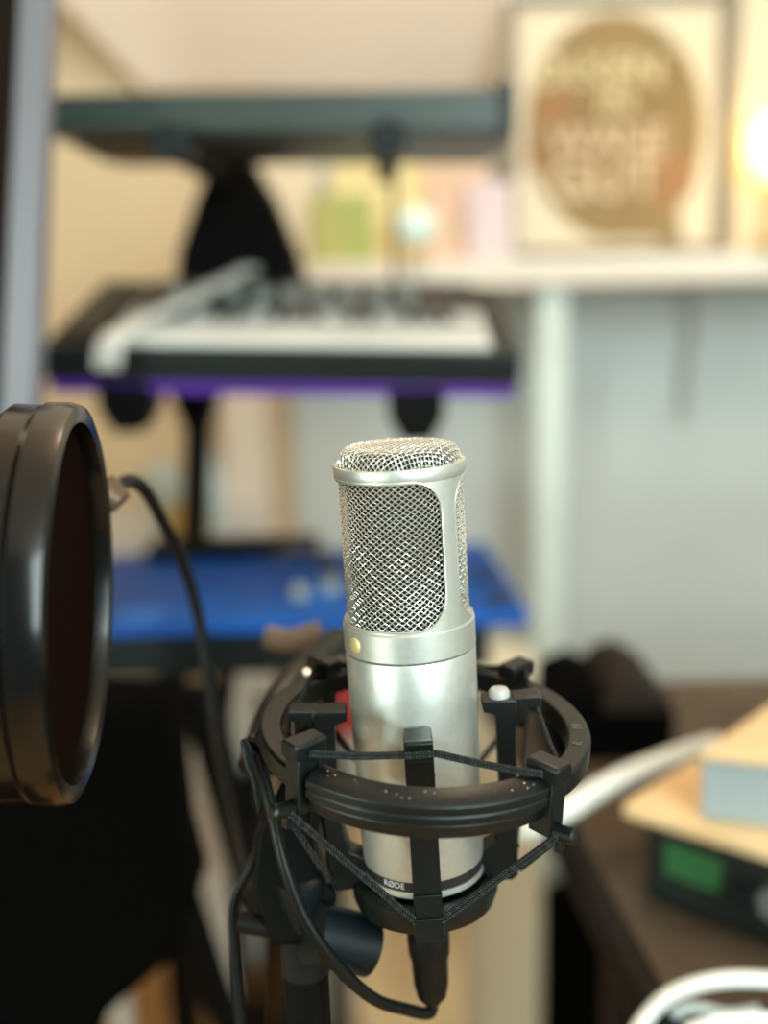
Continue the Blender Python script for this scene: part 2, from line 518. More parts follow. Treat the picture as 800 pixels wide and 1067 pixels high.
for nm, a0, a1 in (('ring_side_segment', A2 + R(3), A2 + R(91)), ('ring_side_segment', A1 - R(91), A1 - R(3)), ('ring_rear_segment', A2 + R(91), A1 + 2 * pi - R(91))):
    bm = bmesh.new(); ringsweep(bm, profh, a0, a1, 48); shiftbm(bm, CX)
    obj(nm, bm, M['plastic'], mount, bevel=0.0006)
# raised moulded marks on the right segment
def seg_text(s, a, size=0.006):
    rr = (RI + RO) / 2
    def fn(x, y, z):
        aa = a + x / rr
        q = rr - y
        # letters read from outside: baseline toward the outside
        return KR @ Vector((q * cos(aa) + CX, q * sin(aa), zt + 0.0018 + z))
    return text_mesh(s, size, lambda x, y, z: fn(x, -y * -1, z), 0.0003)
mark = mat('worn_grey_mark', (0.10, 0.09, 0.075), 0.5)
ob = obj('moulded_mark', seg_text('M', R(-2), 0.0058), mark, mount, smooth=False)
ob = obj('moulded_mark', seg_text('R', R(-16), 0.0052), mark, mount, smooth=False)
# dust on front segment
bm = bmesh.new()
for k in range(26):
    a = FR + random.uniform(-0.7, 0.7); rr = random.uniform(RI + 0.0005, RO - 0.001); s = random.uniform(0.00010, 0.00024)
    c = Vector((rr * cos(a) + CX, rr * sin(a), zf + 0.0002))
    T = KR @ Matrix.Translation(c + Vector((0, 0, 0.0004))) @ Matrix.Rotation(random.random() * 3, 4, 'Z')
    box(bm, -s, s, -s * 0.7, s * 0.7, -s * 0.3, s, T)
dd = obj('dust_specks', bm, M['dust'], mount, smooth=False); tag(dd, 'pale dust specks', kind='stuff')

# outer posts with cord hooks
POSTS = [FR - R(48), FR + R(44), pi / 2 + R(43), pi / 2 - R(43)]
def post(az, up=0.0):
    zt = up
    # local: u radial, v tangential
    er = Vector((cos(az), sin(az), 0)); et = Vector((-sin(az), cos(az), 0))
    def fn(u, v, z): return KR @ (er * u + et * v + Vector((CX, 0, z)))
    T = Matrix((er, et, Vector((0, 0, 1)))).transposed().to_4x4(); T = KR @ T
    bm = bmesh.new()
    # stem
    box(bm, RI + 0.0012, RO + 0.0012, -0.0040, 0.0040, zt - 0.019, zt + 0.004, T)
    # cap
    poly = [(-0.0045, zt + 0.0030), (0.0045, zt + 0.0030), (0.0045, zt + 0.0085), (0.0036, zt + 0.0096), (-0.0036, zt + 0.0096), (-0.0045, zt + 0.0085)]
    prism(bm, poly, RI - 0.0015, RO + 0.0030, lambda a, b, d: fn(d, a, b))
    p = obj('cord_post', bm, M['plastic'], mount, bevel=0.0007)
    bm = bmesh.new()
    z = zt - 0.0175
    path = [fn(RO - 0.004, 0, z), fn(RO + 0.004, 0, z + 0.0006), fn(RO + 0.0095, 0, z + 0.0018), fn(RO + 0.0102, 0, z + 0.0020)]
    tube(bm, path, lambda t: 0.0030 if t < 0.9 else 0.0018, 20)
    box(bm, RO + 0.0022, RO + 0.0045, -0.0016, 0.0016, z - 0.0068, z - 0.002, T)
    obj('cord_hook', bm, M['plastic'], p, bevel=0.0003)
    return fn
for k, a in enumerate(POSTS): post(a, (0.0045, -0.0005, 0, 0)[k])

# inner cradle arms
t_armtop = solve_t(0.041, FR, 773)
t_armlow = solve_t(0.038, FR, 957)
zA, zB = t_armtop, t_armlow
print('ring', zt, 'arm', zA, zB)
def arm(az, hookout):
    er = Vector((cos(az), sin(az), 0)); et = Vector((-sin(az), cos(az), 0))
    def fn(u, v, z): return er * u + et * v + Vector((0, 0, z))
    bm = bmesh.new()
    poly = [(0.0272, zA), (0.0272, zA - 0.0045), (0.0325, zA - 0.0062), (0.0330, zB + 0.026), (0.0300, zB + 0.012), (0.0220, zB + 0.008),
            (0.0200, zB - 0.004), (0.0360, zB - 0.005), (0.0385, zB - 0.003), (0.0390, zB + 0.022), (0.0400, zA - 0.012), (0.0410, zA - 0.006), (0.0410, zA)]
    prism(bm, poly, -0.0054, 0.0054, lambda a, b, d: fn(a, d, b))
    o = obj('cradle_arm', bm, M['plastic'], mount, bevel=0.0006)
    bm = bmesh.new()
    poly = [(0.0395, zA + 0.0004), (0.0395, zA - 0.0040), (hookout - 0.002, zA - 0.0040), (hookout - 0.001, zA - 0.0075), (hookout, zA - 0.0075), (hookout + 0.0012, zA), (hookout, zA + 0.0008)]
    prism(bm, poly, -0.0052, 0.0052, lambda a, b, d: fn(a, d, b))
    obj('cord_catch', bm, M['plastic'], o, bevel=0.0004)
    for z0 in (zB + 0.0105, zB + 0.0005) + ((zA - 0.0135,) if az == FR else ()):
        bm = bmesh.new(); p1 = [(0.0384, z0), (0.0384, z0 - 0.0012), (0.0396, z0 - 0.0010), (0.0396, z0 - 0.0002)]
        prism(bm, p1, -0.0056, 0.0056, lambda a, b, d: fn(a, d, b))
        obj('arm_ridge', bm, M['plastic'], o, bevel=0.0002)
    return o
arm(FR, 0.0425); arm(0, 0.0500); arm(pi / 2, 0.0500); arm(pi, 0.0500)
# round light pad on the right arm's top plate
bm = bmesh.new()
T = Matrix.Translation((0.0345, 0.0, zA))
lathe(bm, [(0.0042, 0), (0.0042, 0.0022), (0.0034, 0.0034), (0.0008, 0.0038)], 32, T)
o = obj('pad_stud', bm, mat('pad_grey', (0.45, 0.45, 0.43), 0.35), mount); o['label'] = 'pale grey round stud on the right arm'
# base cup
bm = bmesh.new()
zc0 = t_bot - 0.0030
lathe(bm, [(0.0125, zc0 - 0.0125), (0.0225, zc0 - 0.0120), (0.0285, zc0 - 0.0090), (0.0300, zc0 - 0.0050), (0.0300, zc0 + 0.0005), (0.0285, zc0 + 0.0022), (0.0262, zc0 + 0.0022), (0.0252, zc0 + 0.0006), (0.020, zc0 - 0.0006)], 96)
obj('base_cup', bm, M['plastic'], mount)
# front lower foot block under the arm
bm = bmesh.new()
poly = [(-0.0065, zB - 0.0012), (0.0065, zB - 0.0012), (0.0062, zB - 0.010), (-0.0058, zB - 0.010)]
prism(bm, poly, 0.026, 0.0385, lambda a, b, d: Vector((a, -d, b)))
obj('foot_block', bm, M['plastic'], mount, bevel=0.0008)

# elastic cords : pairs of braided strands
def braided(bm, path, r):
    path = spline(path, 14)
    fr = frames(path)
    L = [0]
    for i in range(1, len(path)): L.append(L[-1] + (path[i] - path[i - 1]).length)
    tube(bm, path, r * 0.92, 10)
    tot = L[-1]; n = int(tot / 0.00032)
    def samp(s):
        import bisect
        i = max(1, min(len(L) - 1, bisect.bisect_left(L, s)))
        q = (s - L[i - 1]) / max(1e-9, L[i] - L[i - 1])
        a, b = fr[i - 1], fr[i]
        return a[0].lerp(b[0], q), a[1].lerp(b[1], q).normalized(), a[2].lerp(b[2], q).normalized()
    S = [samp(tot * k / n) for k in range(n + 1)]
    for d in (1, -1):
        for k in range(4):
            pp = []
            for j, (p, a, b) in enumerate(S):
                th = d * (2 * pi * tot * j / n / 0.0024) + k * pi / 2
                pp.append(p + (a * cos(th) + b * sin(th)) * r)
            tube(bm, pp, r * 0.15, 3, caps=False, mi=1 if (d == 1 and k % 2 == 0) else 0)
def cordpair(p0, p1, sag=0.0, r=0.00070):
    p0, p1 = Vector(p0), Vector(p1)
    bm = bmesh.new()
    d = (p1 - p0).normalized()
    side = (d.cross(Vector((0, 0, 1))).cross(d)).normalized() * r * 1.05
    mid = (p0 + p1) / 2 - Vector((0, 0, sag))
    for s in (-1, 1):
        braided(bm, [p0 + side * s, mid + side * s, p1 + side * s], r)
    return obj('elastic_cord', bm, None, mount, mats=[M['cord'], M['cordlt']])
def onpost(az, dz, dv, rr=RO + 0.0016):
    return KR @ Vector((rr * cos(az) - dv * sin(az) + CX, rr * sin(az) + dv * cos(az), zt + dz))
ARMS = [FR, 0, pi / 2, pi]
for i, a in enumerate(ARMS):
    ro = 0.0424 if i == 0 else 0.049
    for s, pa in ((-1, [POSTS[0], POSTS[1], POSTS[3], POSTS[2]][i]), (1, [POSTS[1], POSTS[3], POSTS[2], POSTS[0]][i])):
        top = Vector((ro * cos(a) - s * 0.0056 * sin(a), ro * sin(a) + s * 0.0056 * cos(a), zA - 0.0042))
        cordpair(top, onpost(pa, 0.0052 + (0.0045 if pa == POSTS[0] else 0), -s * 0.0046, RO - 0.003), 0.0006)
        low = Vector((0.0392 * cos(a) - s * 0.0060 * sin(a), 0.0392 * sin(a) + s * 0.0060 * cos(a), zB + 0.0005))
        cordpair(low, onpost(pa, -0.0172 + (0.0045 if pa == POSTS[0] else 0), -s * 0.0020, RO + 0.0040), 0.0)
    # loop over arm's face
    if i == 0:
        y0 = -(ro + 0.0006)
        cordpair((-0.0056, y0, zA - 0.0042), (0.0056, y0, zA - 0.0042))
    else:
        e = Vector((cos(a), sin(a), 0)) * (ro + 0.001); tt = Vector((-sin(a), cos(a), 0)) * 0.0056
        cordpair(e - tt + Vector((0, 0, zA - 0.0042)), e + tt + Vector((0, 0, zA - 0.0042)))

# connector, boot and cable (its own thing)
bm = bmesh.new()
zc1 = zc0 - 0.012
cab = empty('microphone_cable', ORG, MICROT)
tag(cab, 'black microphone cable with plug looping left beneath the shock mount', 'cable')
lathe(bm, [(0.0070, zc1 - 0.014), (0.0084, zc1 - 0.0135), (0.0086, zc1 + 0.0005), (0.0070, zc1 + 0.001)], 48)
obj('plug_sleeve', bm, M['steel'], cab)
bm = bmesh.new()
zz = zc1 - 0.013
lathe(bm, [(0.0088, zz), (0.0090, zz - 0.003), (0.0087, zz - 0.010), (0.0078, zz - 0.012), (0.0074, zz - 0.024), (0.0062, zz - 0.030), (0.004, zz - 0.033)], 48)
obj('plug_boot', bm, M['rubber'], cab)
e0 = Vector((0.0, 0, zz - 0.030)); e1 = Vector((-0.0015, 0, zz - 0.0385))
bm = bmesh.new()
cd = 0.47
pth = [e0, e1, mic_at(420, 1051, 0.462), mic_at(392, 1042, 0.452), mic_at(362, 1018, 0.442), mic_at(335, 985, 0.436), mic_at(312, 945, 0.434), mic_at(296, 900, 0.434), mic_at(284, 850, 0.438), mic_at(272, 800, 0.446), mic_at(262, 770, 0.46)]
tube(bm, spline(pth, 10), 0.0026, 14)
obj('cable', bm, M['rubber'], cab)

# ------------------------------------------------------------------ swivel bracket + mic stand (left of mount)
stand = empty('microphone_stand', at(318, 1000, 0.47))
tag(stand, 'black microphone stand with swivel clamp left of the shock mount', 'microphone stand')
SI = Matrix.Translation(-stand.location)
def W(px, py, d): return SI @ (CAM + ray(px, py) * d)
def wtube(name, pts, r, m, n=8, sides=20, parent=stand, smooth_path=True):
    bm = bmesh.new(); P_ = [W(*p) for p in pts]
    tube(bm, spline(P_, n) if smooth_path and len(P_) > 2 else P_, r, sides)
    return obj(name, bm, m, parent)
# upright pole to floor
top = CAM + ray(317, 985) * 0.47
bm = bmesh.new()
lathe(bm, [(0.0098, -0.012), (0.0100, 0.02), (0.0112, 0.022), (0.0112, 0.032), (0.0085, 0.034)], 40, SI @ Matrix.Translation((top.x, top.y, top.z)))
obj('threaded_adapter', bm, M['slate'], stand)
bm = bmesh.new()
cylinder(bm, SI @ Vector((top.x, top.y, 0.02)), SI @ Vector((top.x, top.y, top.z - 0.010)), 0.0095, 32)
obj('pole', bm, M['plastic_dk'], stand)
bm = bmesh.new()
lathe(bm, [(0.12, 0.0), (0.12, 0.008), (0.03, 0.018), (0.013, 0.03)], 48, SI @ Matrix.Translation((top.x, top.y, 0)))
obj('round_base', bm, M['steel'], stand)
# clamp block with bracket arms up to ring
bracket = bmesh.new()
pl = [(300, 800), (286, 830), (268, 870), (262, 930), (285, 985), (340, 985), (352, 930), (330, 905), (322, 860), (326, 820)]
a = [bracket.verts.new(W(x, y, 0.458)) for x, y in pl]; b = [bracket.verts.new(W(x, y, 0.480)) for x, y in pl]
bracket.faces.new(a[::-1]); bracket.faces.new(b)
for i in range(len(pl)): bracket.faces.new((a[i], a[(i + 1) % len(pl)], b[(i + 1) % len(pl)], b[i]))
obj('swivel_bracket', bracket, M['plastic_dk'], stand, bevel=0.002)
# tightening knob, facing right
wtube('swivel_knob', [(325, 972, 0.452), (384, 985, 0.462)], lambda t: 0.0125, M['slate'], sides=28, smooth_path=False)
wtube('swivel_bolt', [(250, 960, 0.47), (330, 975, 0.465)], 0.0045, M['steel'], smooth_path=False)
# wing screw left of the ring
bm = bmesh.new()
wl = [(250, 772), (256, 768), (266, 782), (274, 800), (276, 840), (268, 850), (262, 815), (254, 796)]
a = [bm.verts.new(W(x, y, 0.448)) for x, y in wl]; b = [bm.verts.new(W(x, y, 0.454)) for x, y in wl]
bm.faces.new(a[::-1]); bm.faces.new(b)
for i in range(len(wl)): bm.faces.new((a[i], a[(i + 1) % len(wl)], b[(i + 1) % len(wl)], b[i]))
obj('wing_screw', bm, M['plastic'], stand, bevel=0.001)
wtube('clamp_barrel', [(268, 762, 0.452), (292, 778, 0.452)], 0.0055, M['plastic'], smooth_path=False)
# rear clamp pieces above left ring, blurred
wtube('rear_boom', [(268, 800, 0.50), (285, 745, 0.52), (312, 705, 0.55), (352, 668, 0.60)], 0.0085, M['plastic'])
wtube('rear_clamp_lever', [(276, 662, 0.62), (300, 667, 0.62), (335, 658, 0.62)], 0.0065, mat('lever_brown', (0.12, 0.075, 0.045), 0.5))
wtube('rear_clamp_knob', [(335, 690, 0.58), (352, 700, 0.58)], 0.0075, mat('knob_brown', (0.22, 0.15, 0.11), 0.35), smooth_path=False)
wtube('rear_clamp_glint', [(317, 704, 0.53), (324, 705, 0.53)], 0.0032, M['glint_metal'], smooth_path=False)  # bright metal stub put in for a white highlight on the clamp
wtube('hanging_cable', [(262, 770, 0.46), (276, 850, 0.50), (262, 900, 0.50), (243, 940, 0.50), (244, 1000, 0.50), (252, 1080, 0.50)], 0.0022, M['rubber'])

# ================================================================== POP FILTER
_pv = ray(67, 627).normalized(); pc = CAM + ray(67, 627) * 0.419
_pp = (_r - _pv * _r.dot(_pv)).normalized()
nrm = (_pp * cos(R(10.6)) - _pv * sin(R(10.6))).normalized()    # face toward the microphone
upv = cam_to_world((0.035, 1, 0.0)); upv = (upv - nrm * upv.dot(nrm)).normalized()
sd = upv.cross(nrm)
PM = Matrix((sd, upv, nrm)).transposed().to_4x4(); PM.translation = pc
pop = empty('pop_filter', pc, PM.to_euler())
tag(pop, 'round black pop filter with dark brown gauze at the left edge', 'pop filter')
RP = 0.0755
bm = bmesh.new()
ringsweep(bm, [(RP - 0.0085, 0.001), (RP - 0.0075, 0.0065), (RP - 0.0045, 0.0078), (RP - 0.0012, 0.0066), (RP, 0.003), (RP, -0.0045), (RP - 0.0012, -0.0056), (RP - 0.0085, -0.005)], 0, 2 * pi, 128, True)
obj('front_hoop', bm, M['poprim'], pop)
bm = bmesh.new()
ringsweep(bm, [(RP - 0.0085, -0.0052), (RP - 0.0022, -0.0058), (RP - 0.0012, -0.0068), (RP - 0.0008, -0.016), (RP - 0.004, -0.020), (RP - 0.0085, -0.019)], 0, 2 * pi, 128, True)
obj('rear_hoop', bm, M['poprim'], pop)
bm = bmesh.new(); lathe(bm, [(RP - 0.0080, -0.0010), (RP - 0.0080, 0.0005), (0.0005, 0.0012)], 96)
g_ = obj('gauze', bm, M['popmesh'], pop); g_['label'] = 'dark brown stretched gauze'
bm = bmesh.new(); lathe(bm, [(RP - 0.0080, -0.0165), (RP - 0.0080, -0.0155), (0.0005, -0.0150)], 96)
obj('gauze', bm, M['popmesh'], pop)
# clamp + gooseneck
PI_ = PM.inverted()
def Wp(px, py, d): return PI_ @ (CAM + ray(px, py) * d)
bm = bmesh.new()
tube(bm, [Wp(100, 522, 0.500), Wp(116, 515, 0.50), Wp(126, 524, 0.50)], lambda t: [0.006, 0.009, 0.006][int(round(t * 2))], 20)
obj('gooseneck_joint', bm, mat('joint_bronze', (0.16, 0.10, 0.06), 0.3, 0.5), pop)
bm = bmesh.new()
gp = [Wp(118, 512, 0.50), Wp(135, 501, 0.52), Wp(152, 512, 0.54), Wp(172, 548, 0.56), Wp(192, 590, 0.58), Wp(206, 640, 0.59), Wp(216, 700, 0.59), Wp(226, 770, 0.58), Wp(240, 850, 0.56), Wp(256, 920, 0.53), Wp(272, 960, 0.50)]
tube(bm, spline(gp, 8), 0.0033, 14)
obj('gooseneck', bm, M['steel'], pop)

# ================================================================== ROOM
def room_box(name, x0, x1, y0, y1, z0, z1, m):
    bm = bmesh.new(); box(bm, x0, x1, y0, y1, z0, z1)
    o = obj(name, bm, m, smooth=False); o['kind'] = 'structure'; return o
XL, XR, YB = -1.05, 1.25, 1.95
room_box('floor', XL - 0.1, XR + 0.1, -1.2, YB + 0.1, -0.05, 0, M['floor'])
xs = at(300, 300, YB).x
room_box('wall_back', xs, XR, YB, YB + 0.1, 0, 2.4, M['wallback'])
room_box('wall_back_left', XL, xs, YB + 0.02, YB + 0.1, 0, 2.4, M['walltan'])
room_box('wall_left', XL - 0.1, XL, -1.2, YB + 0.1, 0, 2.4, M['walltan'])
room_box('wall_right', XR, XR + 0.1, -1.2, YB + 0.1, 0, 2.4, M['wallback'])
room_box('ceiling', XL - 0.1, XR + 0.1, -1.2, YB + 0.1, 2.4, 2.5, M['ceil'])
# sloping ceiling panel; its lower edge makes the diagonal at upper left
bm = bmesh.new()
s0 = at(40, -30, YB - 0.02); s1 = at(150, 92, YB - 0.02); s2 = at(528, 92, YB - 0.02)
pts2 = [(s0.x, s0.z), (s1.x, s1.z), (s2.x, s2.z), (s2.x, 2.4), (s0.x - 0.25, 2.4)]
prism(bm, pts2, 0, 1, lambda u, v, d: Vector((u, YB - 0.03 + d * 0.028 - (0.9 * (v - s1.z) if d == 0 else 0), v)))
o = obj('ceiling_slope', bm, M['ceil'], smooth=False); o['kind'] = 'structure'
# trim between slope and shelf niche
bm = bmesh.new(); pxbox(bm, 524, 537, -60, 92, 1.82, 0.10)
o = obj('trim_1', bm, M['white'], smooth=False); o['kind'] = 'structure'
# door frame upright behind the stand
bm = bmesh.new(); pxbox(bm, 238, 282, 395, 720, 1.90, 0.04)
o = obj('trim_2', bm, M['offwhite'], smooth=False); o['kind'] = 'structure'
bm = bmesh.new(); box(bm, xs, XR, YB - 0.015, YB - 0.001, 0.0, 0.09)
o = obj('baseboard_back', bm, M['white'], smooth=False); o['kind'] = 'structure'

# shelf with post
shelf = empty('wall_shelf', at(560, 290, 1.72)); tag(shelf, 'long white wall shelf carrying prints and cards', 'shelf')
SH = Matrix.Translation(-shelf.location)
zs1 = at(560, 268, 1.72).z; zs0 = at(560, 298, 1.72).z
bm = bmesh.new(); box(bm, at(318, 280, 1.72).x, XR - 0.01, 1.72, YB - 0.001, zs0, zs1, SH)
obj('board', bm, M['offwhite'], shelf, bevel=0.002)
bm = bmesh.new()
pl_, pr_ = at(559, 480, 1.76).x, at(589, 480, 1.76).x
pts = [(pl_ - 0.008, 0), (pr_ - 0.008, 0), (pr_, zs0), (pl_, zs0)]
prism(bm, pts, 1.75, 1.80, lambda u, v, d: SH @ Vector((u, d, v)))
obj('support_post', bm, M['mint'], shelf, bevel=0.003)
bm = bmesh.new(); box(bm, XR - 0.06, XR - 0.01, 1.76, 1.80, 0, zs0, SH); obj('support_post', bm, M['mint'], shelf, bevel=0.003)
# grey tube standing in for a hanging cable's shadow on the wall under the shelf
bm = bmesh.new(); tube(bm, spline([at(718, 290, 1.90), at(722, 340, 1.92), at(714, 400, 1.93), at(713, 440, 1.93)], 8), 0.005, 8)
tag(obj('cable_shadow', bm, mat('cable_shadow_grey', (0.42, 0.39, 0.35), 0.6)), 'grey cable hanging on the wall below the framed print', 'cable')

# framed print with speech bubble
pr = empty('framed_print', at(640, 268, 1.74)); tag(pr, 'framed print with a round brown speech bubble and pale lettering', 'picture')
PR = Matrix.Translation(-pr.location)
Yp = 1.80
fl, frr = at(528, 130, Yp).x, at(757, 130, Yp).x
ft = at(640, -6, Yp).z; fb = zs1
bm = bmesh.new(); fw = 0.014
for (x0, x1, z0, z1) in ((fl, frr, ft - fw, ft), (fl, frr, fb, fb + fw), (fl, fl + fw, fb + fw, ft - fw), (frr - fw, frr, fb + fw, ft - fw)):
    box(bm, x0, x1, Yp - 0.012, Yp + 0.012, z0, z1, PR)
obj('frame', bm, M['frame'], pr)
bm = bmesh.new(); box(bm, fl + fw * 0.5, frr - fw * 0.5, Yp, Yp + 0.008, fb + fw * 0.5, ft - fw * 0.5, PR)
sheet = obj('sheet', bm, M['cream'], pr)
def bub(px, py, d=0.0): p = at(px, py, Yp); return PR @ Vector((p.x, Yp - 0.0015 - d, p.z))
outline = []
for k in range(72):
    a = 2 * pi * k / 72
    x, y = 641 + 92 * cos(a), 132 - 118 * sin(a)
    outline.append((x, y))
# tail at lower right
outl = []
for (x, y) in outline:
    if 662 < x < 705 and y > 190: continue
    outl.append((x, y))
ins = [i for i, (x, y) in enumerate(outl) if y > 190 and x >= 705]
k = ins[0] if ins else 0
for i, (x, y) in enumerate(outl):
    if y > 190 and x <= 662: kk = i
idx = max(i for i, (x, y) in enumerate(outl) if y > 190 and x <= 662)
outl = outl[:idx + 1] + [(684, 250), (712, 268)] + outl[idx + 1:]
bm = bmesh.new()
fa = [bm.verts.new(bub(x, y)) for x, y in outl]; fb_ = [bm.verts.new(bub(x, y, -0.001)) for x, y in outl]
bm.faces.new(fa); bm.faces.new(fb_[::-1])
obj('speech_bubble', bm, M['tan'], pr, smooth=False)
for pl in ([(556, 98), (596, 100), (594, 128), (560, 134)], [(684, 166), (728, 160), (722, 196), (706, 216), (680, 218)], [(545, 150), (568, 160), (566, 186), (552, 178)]):
    bm = bmesh.new(); bm.faces.new([bm.verts.new(bub(x, y, 0.0006)) for x, y in pl])
    obj('rust_patch', bm, M['rust'], pr, smooth=False)
mpp = (at(700, 130, Yp).x - at(600, 130, Yp).x) / 100
def printed(s, px, py, h, m=M['cream']):
    c = bub(px, py, 0.0012)
    b_ = text_mesh(s, h * mpp * 1.35, lambda x, y, z: c + Vector((x * 1.0, 0, y)))
    for v in b_.verts: v.co = v.co
    o = obj('lettering', b_, m, pr, smooth=False)
    return o
pale = mat('print_cream', (0.86, 0.74, 0.46), 0.7); pinkp = mat('print_pink', (0.84, 0.64, 0.46), 0.7)
for s, x, y, h, m in (('DU', 588, 76, 30, pale), ('KEN', 648, 74, 32, pale), ('IN', 642, 108, 27, pale), ('WANE', 634, 146, 31, pinkp), ('GUT', 630, 188, 42, pinkp)):
    o = printed(s, x, y, h, m)

# second frame and glowing lamp at right edge
pr2 = empty('yellow_print', at(790, 268, 1.80)); tag(pr2, 'pale yellow framed panel glowing behind the lamp at the right edge', 'picture')
P2 = Matrix.Translation(-pr2.location)
x0, x1 = at(762, 130, Yp).x, at(960, 130, Yp).x; zt2 = at(790, -40, Yp).z
bm = bmesh.new(); box(bm, x0, x1, Yp + 0.0, Yp + 0.01, zs1, zt2, P2); obj('sheet', bm, M['cream'], pr2)
bm = bmesh.new(); box(bm, x0 - 0.008, x0 + 0.004, Yp - 0.012, Yp + 0.012, zs1, zt2, P2); obj('frame', bm, M['frame'], pr2)
lp = empty('globe_lamp', at(812, 268, 1.72)); lp.location.z = zs1
tag(lp, 'small glowing warm globe lamp on the shelf at the right edge', 'lamp')
c = at(815, 152, 1.74)
L_ = Matrix.Translation(-lp.location) @ Matrix.Translation(c)
bm = bmesh.new(); rg = 0.055
lathe(bm, [(rg * sin(pi * (k + 0.3) / 20.6), -rg * cos(pi * (k + 0.3) / 20.6)) for k in range(21)], 32, L_); obj('globe', bm, M['lampglow'], lp)
bm = bmesh.new(); lathe(bm, [(0.04, zs1 - c.z), (0.04, zs1 - c.z + 0.012), (0.01, zs1 - c.z + 0.02), (0.01, -rg * 0.96)], 32, L_); obj('stem', bm, M['brass'], lp)
pt = bpy.data.lights.new('globe_light', 'POINT'); pt.energy = 0.28; pt.color = (1.0, 0.72, 0.36); pt.shadow_soft_size = 0.05
pto = bpy.data.objects.new('globe_light', pt); COL.objects.link(pto); pto.location = c + Vector((-0.04, -0.10, 0.03))

# cards and small things on the shelf, between the keyboards
def card(label, m, x0, x1, yt, lean=0.02, Y=1.78, group=None, yb=None):
    a = at(x0, 230, Y); b = at(x1, 230, Y); zt_ = at((x0 + x1) / 2, yt, Y).z
    bm = bmesh.new()
    hexa(bm, [(a.x, Y, zs1), (b.x, Y, zs1), (b.x, Y + 0.004, zs1), (a.x, Y + 0.004, zs1), (a.x, Y + lean, zt_), (b.x, Y + lean, zt_), (b.x, Y + lean + 0.004, zt_), (a.x, Y + lean + 0.004, zt_)])
    o = obj('postcard', bm, m, smooth=False); tag(o, label, 'card', 'cards standing on the wall shelf'); return o
card('tall cream card at the left end of the shelf', M['cream'], 262, 330, 160, 0.03, 1.80)
card('green patterned card beside the cream one on the shelf', M['green'], 324, 388, 203, 0.02, 1.77)
card('pale yellow card behind the green card on the shelf', M['yellow'], 345, 445, 160, 0.03, 1.81)
card('wide pink blossom card left of the framed print', M['pink'], 446, 512, 165, 0.03, 1.79)
card('narrow lilac card just left of the framed print', M['lilac'], 488, 535, 188, 0.02, 1.76)
bm = bmesh.new(); c = at(433, 236, 1.70); rg = 0.029
Lg = Matrix.Translation(c)
gl = empty('small_globe', (c.x, c.y, zs1)); tag(gl, 'small mint white glass globe in front of the cards', 'ornament')
Lg = Matrix.Translation(c - gl.location)
lathe(bm, [(rg * sin(pi * (k + 0.3) / 16.6), -rg * cos(pi * (k + 0.3) / 16.6)) for k in range(17)], 28, Lg); obj('globe', bm, M['glow'], gl)
bm = bmesh.new(); lathe(bm, [(0.014, zs1 - c.z), (0.014, zs1 - c.z + 0.004), (0.006, -rg * 0.95)], 20, Lg); obj('foot', bm, M['brass'], gl)
for ch in gl.children: pass
# ================================================================== LEFT UPRIGHT (leaning)
lu = empty('leaning_board', at(25, 520, 0.92)); tag(lu, 'tall grey edged dark board leaning at the far left edge', 'board')
LM = Matrix.Translation(-lu.location)
bm = bmesh.new()
a, b = at(-6, 1067, 0.92), at(50, -40, 0.92)
tl, tr = at(22, -60, 0.92), at(53, -60, 0.92); bl, br = at(-32, 1100, 0.92), at(10, 1100, 0.92)
hexa(bm, [LM @ v for v in (bl, br, br + Vector((0, 0.03, 0)), bl + Vector((0, 0.03, 0)), tl, tr, tr + Vector((0, 0.03, 0)), tl + Vector((0, 0.03, 0)))])
obj('grey_edge', bm, M['rod'], lu, bevel=0.002)
bm = bmesh.new()
o1 = Vector((-0.30, 0.02, 0))
hexa(bm, [LM @ v for v in (bl + o1, bl, bl + Vector((0, 0.028, 0)), bl + o1 + Vector((0, 0.028, 0)), tl + o1, tl, tl + Vector((0, 0.028, 0)), tl + o1 + Vector((0, 0.028, 0)))])
obj('dark_face', bm, M['darkbrown'], lu)

# ================================================================== KEYBOARD STAND (column)
ks = empty('keyboard_stand', (at(240, 500, 1.40).x, 1.40, 0)); tag(ks, 'black column keyboard stand carrying three keyboards in tiers', 'keyboard stand')
KM = Matrix.Translation(-ks.location)
def kpart(name, pts, Y, depth, m, bev=0.004, par=ks):
    bm = bmesh.new(); n = len(pts)
    a = [bm.verts.new(KM @ at(x, y, Y)) for x, y in pts]; b = [bm.verts.new(KM @ (at(x, y, Y) + Vector((0, depth, 0)))) for x, y in pts]
    bm.faces.new(a[::-1]); bm.faces.new(b)
    for i in range(n): bm.faces.new((a[i], a[(i + 1) % n], b[(i + 1) % n], b[i]))
    return obj(name, bm, m, par, bevel=bev)
kpart('column_head', [(222, 160), (258, 160), (284, 205), (308, 262), (316, 300), (182, 300), (184, 262), (202, 208)], 1.36, 0.10, M['plastic_dk'], 0.01)
kpart('column', [(172, 400), (230, 400), (214, 450), (211, 560), (192, 700), (192, 800), (160, 800), (162, 700), (188, 560), (191, 450)], 1.38, 0.06, M['plastic_dk'])
bm = bmesh.new(); cxk = at(176, 790, 1.41)
box(bm, cxk.x - 0.02, cxk.x + 0.02, 1.38, 1.44, 0.02, cxk.z + 0.02, KM); obj('column', bm, M['plastic_dk'], ks, bevel=0.004)
